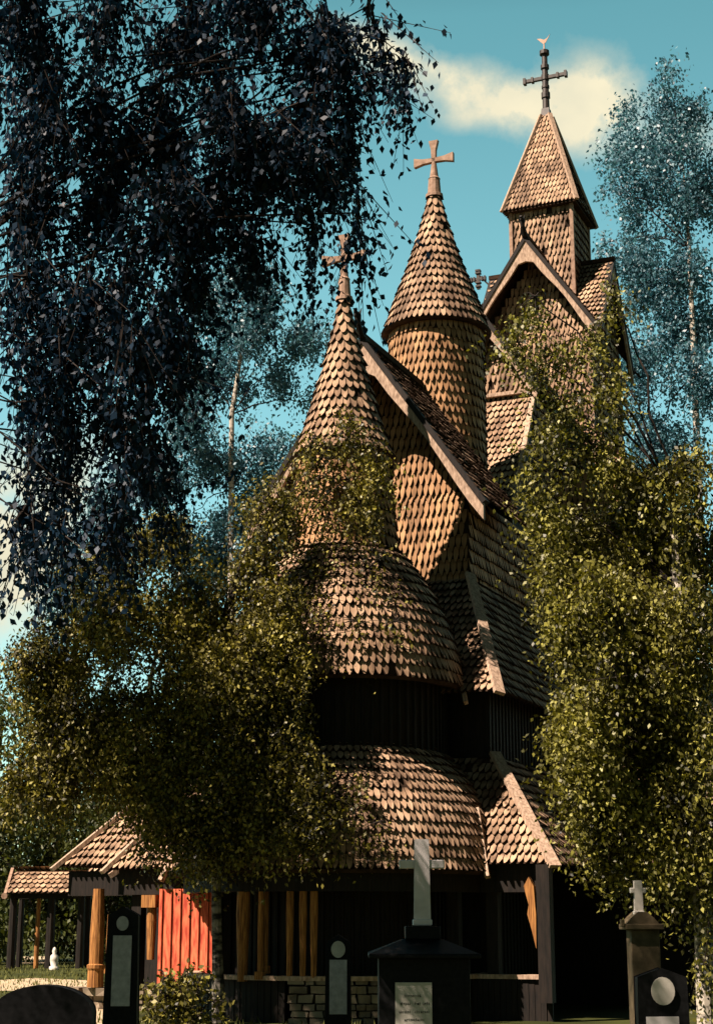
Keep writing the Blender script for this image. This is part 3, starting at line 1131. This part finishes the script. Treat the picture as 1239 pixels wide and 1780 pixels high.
m = MB()
m.box(px(-18, Y1), px(28, Y1), -.14, .14, 0, pz_(1616))
m.build('pillar', 'sandstone', pil)
m = MB()
zb = pz_(1606)
m.box(px(-28, Y1), px(34, Y1), -.2, .2, pz_(1616), zb)
m.prism([(px(-24, Y1), -.17, zb), (px(26, Y1), -.17, zb), (px(18, Y1), -.17, zb + .05), (px(8, Y1), -.17, zb + .1), (px(-6, Y1), -.17, zb + .1), (px(-16, Y1), -.17, zb + .05)], (0, .34, 0))
m.box(px(-35, Y1), px(-29, Y1), -.2, -.12, zb - .03, zb + .04)
m.build('capstone', 'sandstone', pil)
m = MB()
w = px(5.5, Y1)
zb = pz_(1587)
zt_ = pz_(1532)
m.box(-w * 1.6, w * 1.6, -w * 1.4, w * 1.4, zb - .03, zb + .02)
m.prism([(-w, -w, zb + .021), (w, -w, zb + .021), (w * .9, -w, zt_), (-w * .9, -w, zt_)], (0, 2 * w, 0))
za = pz_(1548)
for s in (-1, 1):
    m.box(min(s * w, s * px(13, Y1)), max(s * w, s * px(13, Y1)), -w * .9, w * .9, za - .025, za + .025)
m.build('cross', 'white_stone', pil)

# rounded black headstone bottom left
Y2 = 10.5
c = at(80, 1714, Y2)
hs = thing('headstone', (c.x, Y2, 0), 'wide black headstone with rounded top in the lower left corner', 'gravestone')
m = MB()
w = px(78, Y2)
zt_ = c.z
m.prism([(-w, -.09, 0.05), (w, -.09, .05)] + [(w * math.cos(math.pi * k / 16), -.09, zt_ - .16 + .16 * math.sin(math.pi * k / 16)) for k in range(17)], (0, .18, 0))
m.build('stone', 'black_granite', hs)
m = MB()
m.box(-w - .06, w + .06, -.16, .16, 0, .1)
m.build('plinth', 'sandstone', hs)

for o_ in list(col.objects):
    if o_.type == 'MESH' and o_.data.materials and o_.data.materials[0].name in ('black_granite', 'sandstone', 'marble', 'white_stone'):
        bv = o_.modifiers.new('edge', 'BEVEL')
        bv.width = .008
        bv.segments = 2
        bv.limit_method = 'ANGLE'

# little white figure stone by the gate
c = at(95, 1662, 56.0)
ws = thing('small_gravestone', (c.x, 56.0, 0), 'little white urn shaped gravestone on the lawn under the gate house', 'gravestone')
m = MB()
m.lathe([(.16, 0), (.16, .1), (.1, .12), (.14, .3), (.13, .45), (.06, .52), (.08, .6), (.05, .7), (0, .74)], (0, 0), 12)
m.build('urn', 'white_stone', ws, True)

# ------------------------------------------------------------------ ground
m = MB()
N = 60
gx_ = [-300 + 600 * (i / N) for i in range(N + 1)]
m.face([(-400, -60, 0), (400, -60, 0), (400, 700, 0), (-400, 700, 0)])
tag(m.build('ground', 'grass'), kind='structure')
m = MB()
pp = []
left = [(-1, 1780), (60, 1722), (-5, 1712)]


def gp(u, v, z=.006):
    d = at(u, v, 10) - EYE
    k = (z - 1.6) / d.z
    p = EYE + d * k
    return (p.x, p.y, z)


for poly in ([(-40, 1722), (-40, 1706), (60, 1700), (150, 1704), (168, 1716), (150, 1735), (120, 1728), (60, 1722)],
             [(150, 1735), (168, 1716), (186, 1718), (192, 1740), (196, 1830), (140, 1830), (152, 1770)],
             [(36, 1676), (36, 1663), (96, 1662), (104, 1672), (96, 1676)]):
    m.face([gp(u, v) for u, v in poly])
tag(m.build('path', 'path'), kind='structure')


# ------------------------------------------------------------------ foliage
def leaf_mesh(name, P, size, material, parent, hang=.55, aspect=.62, bend=True):
    """one small rhombic leaf for each point of P"""
    n = len(P)
    d = rng.normal(size=(n, 3))
    d[:, 2] -= hang * 2.2
    d /= np.linalg.norm(d, axis=1)[:, None]
    q = rng.normal(size=(n, 3))
    w = np.cross(d, q)
    w /= np.linalg.norm(w, axis=1)[:, None] + 1e-9
    nn_ = np.cross(d, w)
    L = size * rng.uniform(.65, 1.25, size=(n, 1))
    W = L * aspect / 2
    v = np.empty((n, 4, 3))
    v[:, 0] = P
    v[:, 1] = P + d * L * .42 + w * W + nn_ * W * .3
    v[:, 2] = P + d * L
    v[:, 3] = P + d * L * .42 - w * W + nn_ * W * .3
    me = bpy.data.meshes.new(name)
    me.vertices.add(4 * n)
    me.vertices.foreach_set('co', v.reshape(-1).astype(np.float32))
    me.loops.add(4 * n)
    me.loops.foreach_set('vertex_index', np.arange(4 * n, dtype=np.int32))
    me.polygons.add(n)
    me.polygons.foreach_set('loop_start', np.arange(0, 4 * n, 4, dtype=np.int32))
    me.materials.append(MATS[material])
    me.update(calc_edges=True)
    o = bpy.data.objects.new(name, me)
    col.objects.link(o)
    o.parent = parent
    return o


def sag(p, q, n=6, k=.15):
    p, q = Vector(p), Vector(q)
    L = (q - p).length
    pts = []
    for i in range(n + 1):
        t = i / n
        s = p.lerp(q, t)
        s.z += math.sin(t * math.pi) * L * k
        if 0 < i < n:
            s += Vector((random.uniform(-1, 1), random.uniform(-1, 1), random.uniform(-1, 1))) * L * .025
        pts.append(s)
    return pts


def tree(name, label, cat, trunk, rad, blobs, leaf, lmat, bark='bark', tw=.6, per=14, clump=6, spread=.34, hang=.55, group=None, twigs=True, base=None, sideways=0.0, jit=.05, limb=1.0, brmat='twig', every=3):
    """trunk: world points; blobs: (center Vector, (rx, ry, rz), number of twigs)"""
    t0 = Vector(trunk[0])
    root = thing(name, t0, label, cat, 0, group)
    m = MB()
    tp_ = [Vector(p) - t0 for p in trunk]
    m.tube(tp_, rad, 9)
    allp = []
    for c_, rr, nt_ in blobs:
        c_ = Vector(c_) - t0
        # limb from the trunk below the clump
        zt_ = c_.z - abs(Vector((c_.x, c_.y, 0)).length) * .5 - .2
        best = min([p for p in tp_ if p.z >= .3 * tp_[-1].z], key=lambda p: abs(p.z - zt_) + .01 * (p - c_).length)
        if (c_ - best).length > .3:
            r0 = max(.012, min(.06, (c_ - best).length * .012)) * (leaf / .05) ** .3 * limb
            m.tube(sag(best, c_, 7, .1), [lerp(r0, r0 * .3, i / 7) for i in range(8)], 6, mi=1)
        subs = rng.normal(size=(clump, 3))
        subs /= np.linalg.norm(subs, axis=1)[:, None]
        subs *= rng.uniform(.25, .95, size=(clump, 1))
        wgt = rng.uniform(.3, 1.0, clump)
        wgt /= wgt.sum()
        pick = rng.choice(clump, nt_, p=wgt)
        ctr = subs[pick] + rng.normal(size=(nt_, 3)) * spread
        ctr = ctr * np.array(rr) + np.array(c_)
        if twigs:
            for s_ in subs:
                e = Vector(tuple(s_ * np.array(rr))) + c_
                m.tube(sag(c_, e, 4, .08), [.014, .011, .009, .006, .004], 4, mi=1, cap=False)
        dirs = rng.normal(size=(nt_, 3)) * .35
        dirs[:, 2] -= 1.0 - sideways
        dirs /= np.linalg.norm(dirs, axis=1)[:, None]
        ln = tw * rng.uniform(.4, 1.3, size=nt_)
        ts = np.linspace(0, 1, per)[None, :, None]
        pts = ctr[:, None, :] + dirs[:, None, :] * (ts * ln[:, None, None])
        pts = pts + rng.normal(size=pts.shape) * jit
        allp.append(pts.reshape(-1, 3))
        if twigs:
            for i in range(0, nt_, every):
                a = Vector(ctr[i])
                b = a + Vector(dirs[i]) * float(ln[i])
                m.tube([a, b], [.005, .002], 3, mi=1, cap=False)
    m.build('trunk', [bark, brmat], root)
    leaf_mesh('crown', np.concatenate(allp), leaf, lmat, root, hang)
    return root


def blob(u, v, Y, ru, rv, dep, n):
    k = Y * 1.04 / F_PX
    return (at(u, v, Y), (ru * k, dep, rv * k), n)


# --- T1: near hanging birch, trunk outside the frame on the left
B = []
for u, v, ru, rv, n in [(60, 60, 110, 90, 62), (190, 40, 90, 80, 46), (330, 60, 90, 90, 62), (450, 60, 90, 80, 58), (550, 90, 70, 70, 40), (600, 160, 40, 60, 20),
                        (60, 220, 90, 90, 50), (170, 230, 80, 90, 40), (290, 230, 90, 100, 58), (410, 230, 90, 90, 50), (520, 230, 70, 90, 40), (600, 270, 34, 70, 18),
                        (60, 380, 80, 80, 36), (170, 390, 80, 80, 36), (280, 390, 80, 80, 46), (390, 400, 80, 60, 36), (470, 330, 60, 60, 24), (560, 340, 46, 40, 14), (622, 420, 12, 60, 7), (545, 440, 14, 46, 6),
                        (50, 530, 70, 80, 34), (130, 560, 60, 80, 28), (230, 540, 80, 70, 36), (330, 500, 60, 60, 24), (430, 480, 50, 40, 12),
                        (40, 680, 60, 80, 24), (130, 700, 50, 90, 24), (220, 680, 55, 80, 26), (300, 640, 50, 60, 16),
                        (60, 830, 30, 80, 12), (120, 860, 30, 80, 12), (200, 800, 40, 90, 16), (60, 960, 26, 50, 7), (215, 920, 22, 50, 7), (250, 790, 60, 80, 22), (325, 650, 40, 70, 16), (180, 930, 36, 80, 13), (40, 940, 36, 80, 11), (290, 890, 26, 60, 8), (110, 980, 30, 60, 9),
                        (668, 145, 26, 14, 5), (700, 165, 22, 16, 6), (640, 60, 26, 30, 4), (655, 110, 30, 20, 4)]:
    B.append(blob(u, v - 50, 10.8 + random.uniform(-.5, .7), ru, rv, .7, int(n * 2.3)))
for _ in range(80):
    x = random.uniform(-9.5, -4.1)
    p_ = Vector((x, random.uniform(4.5, 12.0), random.uniform(4.5, 14.5)))
    q_ = p_ - Vector((.5, 12.3, 1.8))
    if (q_ - SUN * q_.dot(SUN)).length < 1.15:
        continue
    B.append((p_, (1.0, 1.0, 1.0), 34))
for _ in range(16):
    B.append((Vector((random.uniform(-3.6, 0.5), random.uniform(9.6, 11.5), random.uniform(9.3, 12.5))), (.9, .8, .8), 24))
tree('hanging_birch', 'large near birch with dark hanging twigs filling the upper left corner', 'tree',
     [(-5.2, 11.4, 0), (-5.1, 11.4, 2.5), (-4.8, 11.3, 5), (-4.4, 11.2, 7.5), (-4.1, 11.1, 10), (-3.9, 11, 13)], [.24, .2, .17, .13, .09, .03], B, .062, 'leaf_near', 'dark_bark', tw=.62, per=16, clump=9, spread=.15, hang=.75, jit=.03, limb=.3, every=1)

# --- T3: weeping birch before the church on the left
B = []
for u, v, ru, rv, n in [(170, 1000, 90, 70, 70), (280, 960, 80, 60, 60), (120, 1120, 70, 90, 110), (240, 1090, 90, 80, 130), (350, 1060, 80, 80, 110), (440, 1010, 60, 70, 60), (470, 900, 50, 70, 34),
                        (110, 1250, 70, 90, 140), (220, 1240, 90, 90, 170), (340, 1210, 90, 90, 170), (440, 1150, 60, 80, 90), (80, 1340, 60, 50, 100), (180, 1330, 80, 45, 110), (300, 1340, 80, 70, 160), (420, 1310, 80, 80, 150),
                        (485, 1250, 40, 50, 50), (290, 1420, 60, 40, 80), (370, 1430, 70, 50, 100), (470, 1400, 70, 60, 90), (545, 1390, 40, 46, 36), (530, 1450, 60, 36, 36),
                        (545, 790, 50, 40, 24), (610, 760, 40, 40, 22), (650, 830, 30, 60, 30), (530, 880, 50, 50, 30), (620, 890, 40, 60, 30), (470, 1080, 50, 60, 50), (560, 1010, 50, 50, 14), (570, 1060, 40, 30, 7), (500, 1160, 50, 36, 22), (640, 1010, 40, 40, 8), (440, 1080, 50, 60, 50), (480, 960, 50, 50, 30), (500, 1100, 50, 50, 34), (470, 1180, 60, 40, 50), (480, 1310, 50, 50, 70), (530, 1330, 36, 36, 26), (450, 1420, 60, 50, 70), (540, 1420, 50, 40, 36), (610, 1380, 30, 30, 10), (660, 1450, 30, 20, 6), (380, 1120, 60, 60, 60), (60, 1180, 50, 70, 60)]:
    dpt = 28.1 if v < 1010 else lerp(28.0, 26.75, (v - 1010) / 180) if v < 1200 else lerp(27.1, 26.3, min(1, (v - 1250) / 200))
    if u < 480:
        dpt = max(dpt - .4, 27.0) if u > 330 else 26.7
    v -= 22
    B.append(blob(u, v, dpt + random.uniform(-.15, .25), ru, rv, .6 if u < 440 else .22, int(n * (2.7 if u < 480 else 1.0 if u > 550 and v > 1200 else (2.0 if v < 1010 else 1.7)))))
tb = at(382, 1735, 27.15)
for u, v, n in [(560, 1040, 10), (610, 1010, 10), (650, 1060, 8), (560, 1110, 12), (620, 1110, 8), (690, 1110, 6), (520, 1060, 26), (540, 980, 22)]:
    B.append(blob(u, v - 30, lerp(28.35, 27.1, (v - 980) / 200), 34, 30, .12, n))
for u, v, n in [(370, 1140, 60), (400, 1230, 70), (360, 1310, 80), (410, 1390, 70), (370, 1450, 50), (330, 1260, 60)]:
    B.append(blob(u, v, 26.6, 50, 50, .25, n))
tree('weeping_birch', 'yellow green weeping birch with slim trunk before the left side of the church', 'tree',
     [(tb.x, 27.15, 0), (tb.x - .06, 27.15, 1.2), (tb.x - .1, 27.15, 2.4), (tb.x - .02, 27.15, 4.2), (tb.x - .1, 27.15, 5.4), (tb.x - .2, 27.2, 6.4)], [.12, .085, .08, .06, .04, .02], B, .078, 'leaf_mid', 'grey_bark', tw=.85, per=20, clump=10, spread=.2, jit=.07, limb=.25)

# --- T5: right hand birch in front of the nave
B = []
for u, v, ru, rv, n in [(930, 540, 50, 50, 22), (900, 620, 36, 50, 22), (960, 640, 60, 60, 40), (1030, 600, 40, 60, 22), (1050, 690, 40, 60, 36), (970, 730, 60, 50, 44), (930, 800, 36, 50, 26), (1030, 800, 60, 60, 70),
                        (1120, 850, 60, 50, 70), (1190, 830, 50, 60, 60), (940, 900, 40, 50, 44), (1010, 920, 60, 60, 80), (1100, 950, 70, 70, 130), (1200, 960, 60, 70, 110), (960, 1000, 34, 60, 60), (1030, 1040, 60, 60, 110),
                        (1120, 1070, 70, 70, 150), (1210, 1090, 50, 70, 110), (990, 1120, 46, 50, 70), (1070, 1160, 60, 60, 130), (1170, 1190, 70, 70, 170), (985, 1240, 40, 50, 60), (1030, 1260, 60, 60, 130), (1120, 1290, 70, 60, 160), (1210, 1300, 50, 80, 120),
                        (1000, 1310, 46, 40, 60), (1040, 1370, 70, 60, 150), (1140, 1400, 70, 60, 160), (1210, 1430, 40, 70, 80), (1045, 1410, 46, 40, 70), (1090, 1470, 60, 40, 80), (1170, 1480, 50, 44, 44), (1230, 1560, 20, 80, 20), (1225, 1700, 16, 50, 9), (1060, 520, 24, 50, 12), (1145, 1540, 36, 30, 6)]:
    B.append(blob(u, v - 25, 24.0 + random.uniform(-.6, .6), ru, rv, .8, int(n * (2.1 if v > 800 else 1.2))))
tb = at(1222, 1700, 24)
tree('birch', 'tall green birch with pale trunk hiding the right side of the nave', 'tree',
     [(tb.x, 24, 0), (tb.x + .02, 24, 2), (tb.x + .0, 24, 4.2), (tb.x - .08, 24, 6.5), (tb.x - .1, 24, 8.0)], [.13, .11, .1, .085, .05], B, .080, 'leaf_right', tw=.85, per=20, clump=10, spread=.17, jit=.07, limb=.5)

# --- T4: far birch on the right
B = []
for u, v, ru, rv, n in [(1155, 120, 22, 36, 9), (1150, 190, 40, 36, 26), (1085, 185, 36, 24, 14), (1200, 200, 40, 40, 30), (1110, 250, 56, 40, 44), (1180, 270, 50, 50, 56), (1070, 270, 30, 30, 12), (1060, 320, 26, 16, 6), (1120, 330, 50, 40, 46),
                        (1190, 350, 50, 50, 60), (1110, 410, 50, 50, 50), (1180, 450, 56, 50, 60), (1110, 500, 46, 50, 56), (1170, 560, 60, 50, 70), (1110, 610, 40, 50, 50), (1200, 650, 46, 60, 60), (1120, 720, 40, 50, 44), (1180, 780, 56, 50, 60),
                        (1060, 420, 26, 30, 10), (1225, 520, 26, 60, 30), (1230, 300, 26, 60, 30), (1120, 820, 50, 40, 40)]:
    B.append(blob(u, v, 58 + random.uniform(-1, 1), ru, rv, 1.4, int(n * 3.4)))
p0 = at(1215, 1150, 58)
tree('tall_birch', 'slender tall birch standing alone against the sky at upper right', 'tree',
     [(p0.x + .2, 57.3, 0), (p0.x, 57.3, 9), (at(1206, 640, 57.3)), (at(1197, 430, 57.5)), (at(1185, 270, 58.6))], [.24, .18, .12, .08, .03], B, .165, 'leaf_far', tw=1.0, per=12, clump=6, spread=.34, jit=.14, limb=.6)

# --- T2: far birch on the left
B = []
for u, v, ru, rv, n in [(415, 470, 40, 50, 24), (470, 490, 40, 40, 20), (370, 540, 50, 50, 36), (450, 560, 50, 46, 40), (530, 580, 40, 30, 26), (490, 640, 30, 36, 18), (340, 640, 50, 40, 36), (400, 650, 50, 40, 20), (330, 740, 50, 50, 40), (540, 700, 24, 30, 10),
                        (470, 770, 60, 30, 24), (380, 800, 60, 40, 40), (300, 830, 46, 40, 36), (470, 850, 50, 40, 40), (400, 890, 60, 40, 50), (310, 920, 50, 40, 44), (470, 940, 50, 40, 44), (390, 980, 60, 40, 56), (180, 880, 60, 60, 36), (200, 960, 60, 50, 40), (120, 1000, 40, 50, 26)]:
    B.append(blob(u, v, 60 + random.uniform(-1, 1), ru, rv, 1.4, int(n * 5.6)))
tree('pale_birch', 'pale stemmed birch with open blue green crown left of the apse spire', 'tree',
     [(at(400, 1500, 58.5).x, 59.2, 0), at(402, 1150, 59.2), at(402, 850, 59.2), at(403, 720, 59.2), at(420, 610, 59.5), at(424, 450, 60.5)], [.2, .16, .11, .1, .07, .02], B, .165, 'leaf_far', tw=1.0, per=12, clump=6, spread=.34, jit=.14, limb=.6)

# --- trees of the churchyard's far side
far_trees = [(-10, 1250, 62, 110, 210, 'dark broad tree at the far left behind the gate house'), (110, 1250, 68, 120, 200, 'tall dense tree behind the gate house roof'), (250, 1180, 72, 110, 240, 'round dark tree behind the weeping birch'),
             (1230, 1150, 66, 130, 260, 'dark tree far behind the right hand birch'), (1060, 1200, 80, 120, 200, 'dense green tree far behind the nave on the right')]
for u, v, Y, ru, rv, lab in far_trees:
    c = at(u, v, Y)
    B = []
    for _ in range(9):
        B.append((c + Vector((random.uniform(-1, 1) * ru, 0, random.uniform(-1, .9) * rv)) * (Y / F_PX) + Vector((0, random.uniform(-1.5, 1.5), 0)), (1.5, 1.5, 1.6), 50))
    for _ in range(5):
        B.append((Vector((c.x + random.uniform(-1, 1) * ru * Y / F_PX, Y, random.uniform(1.2, 4))), (1.6, 1.6, 1.2), 50))
    tree('background_tree', lab, 'tree', [(c.x, Y, 0), (c.x, Y, c.z * .5), (c.x + .3, Y, c.z)], [.3, .22, .1], B, .24, 'leaf_hedge', 'dark_bark', tw=.9, per=10, clump=6, spread=.4, group='trees beyond the churchyard', twigs=False, jit=.2)
# hedge line at the end of the lawn
for u, Y, lab in [(-15, 66, 'tall green bush at the very left edge behind the gate house'), (40, 69, 'tall green bush seen between the first gate house posts'), (90, 67, 'tall green bush seen behind the slender ochre gate post'), (135, 68, 'tall green bush seen right of the gate house posts'), (190, 66, 'tall green bush seen behind the porch posts'), (250, 68, 'tall green bush seen behind the red plank door')]:
    c = at(u, 1600, Y)
    B = [(Vector((c.x + random.uniform(-.9, .9), Y + random.uniform(-.5, .5), random.uniform(.8, 6.5))), (1.1, .8, 1.0), 90) for _ in range(13)]
    tree('bush', lab, 'bush', [(c.x, Y, 0), (c.x, Y, 2.5), (c.x, Y, 5.5)], [.1, .07, .03], B, .16, 'leaf_hedge', 'dark_bark', tw=.5, per=10, clump=6, spread=.4, group='bushes at the end of the lawn', twigs=False, jit=.14)

# shrub in front of the red door
c = at(312, 1735, 19)
B = [blob(u, v, 19, 30, 26, .3, n) for u, v, n in [(285, 1700, 26), (320, 1695, 26), (345, 1715, 24), (290, 1730, 30), (325, 1745, 30), (285, 1765, 30), (340, 1770, 26), (370, 1740, 12)]]
tree('shrub', 'leafy garden shrub growing before the red plank door', 'shrub', [(c.x, 19, 0), (c.x, 19, .3), (c.x, 19, .7)], [.04, .03, .015], B, .07, 'leaf_mid', 'dark_bark', tw=.25, per=9, clump=6, spread=.35, hang=.1, jit=.04)

# unseen trees added around the viewer to block sky fill and sun
yard = [(16, 52, 17, 'added unseen tree blocking skylight past the far right corner of the nave'), (14.5, 23, 15, 'added unseen tree blocking skylight by the right edge of the churchyard'), (17, 18, 15, 'added unseen broad tree blocking skylight right of the churchyard path'), (16.5, 28, 16, 'added unseen tree blocking skylight right of the nave gallery'), (19, 38, 17, 'added unseen tree blocking skylight beyond the right end of the nave'), (12, 6, 13, 'added unseen broad tree blocking skylight nearest the viewer on the right'),
        (-6, -8, 13, 'added unseen broad tree blocking skylight behind the viewer to the left'), (-8.8, 23.2, 16, 'added unseen loose tree shading the weeping birch from the left'), (11, -7, 14, 'added unseen broad tree blocking skylight behind the viewer to the right')]
for x, y, h, lab in yard:
    B = []
    loose = x == -8.8  # unseen crown placed to throw shade on the weeping birch
    for _ in range(7 if loose else 16):
        if loose:
            B.append((Vector((x + random.uniform(-1.1, 1.1), y + random.uniform(-1.6, 1.2), random.uniform(11.2, 15.2))), (1.0, 1.0, 1.0), 26))
        else:
            B.append((Vector((x + random.uniform(-2.6, 2.6), y + random.uniform(-3.4, 3.4), random.uniform(2.0, h - 1))), (1.7, 1.7, 1.6), 46))
    tree('blocker_tree', lab, 'tree', [(x, y, 0), (x, y, h * .5), (x + .2, y, h * .9)], [.36, .26, .08], B, .26, 'leaf_hedge', 'dark_bark', tw=.9, per=9, clump=6, spread=.4, group='unseen trees added to block light', twigs=False, jit=.22)

# lawn tufts
n = 9000
gxs = np.stack([rng.uniform(-14, 1, n), rng.uniform(14, 62, n), np.full(n, .0)], axis=1)
hgt = rng.uniform(.05, .14, n)
d = rng.normal(size=(n, 2)) * .03
wv = rng.normal(size=(n, 2))
wv /= np.linalg.norm(wv, axis=1)[:, None]
v = np.empty((n, 3, 3))
v[:, 0] = gxs
v[:, 1] = gxs
v[:, 0, :2] -= wv * .02
v[:, 1, :2] += wv * .02
v[:, 2] = gxs
v[:, 2, :2] += d
v[:, 2, 2] = hgt
me = bpy.data.meshes.new('grass_tufts')
me.from_pydata(v.reshape(-1, 3).tolist(), [], [(3 * i, 3 * i + 1, 3 * i + 2) for i in range(n)])
me.materials.append(MATS['blade'])
o = bpy.data.objects.new('grass_tufts', me)
col.objects.link(o)
tag(o, 'short grass blades scattered over the dark churchyard lawn', 'grass', kind='stuff')
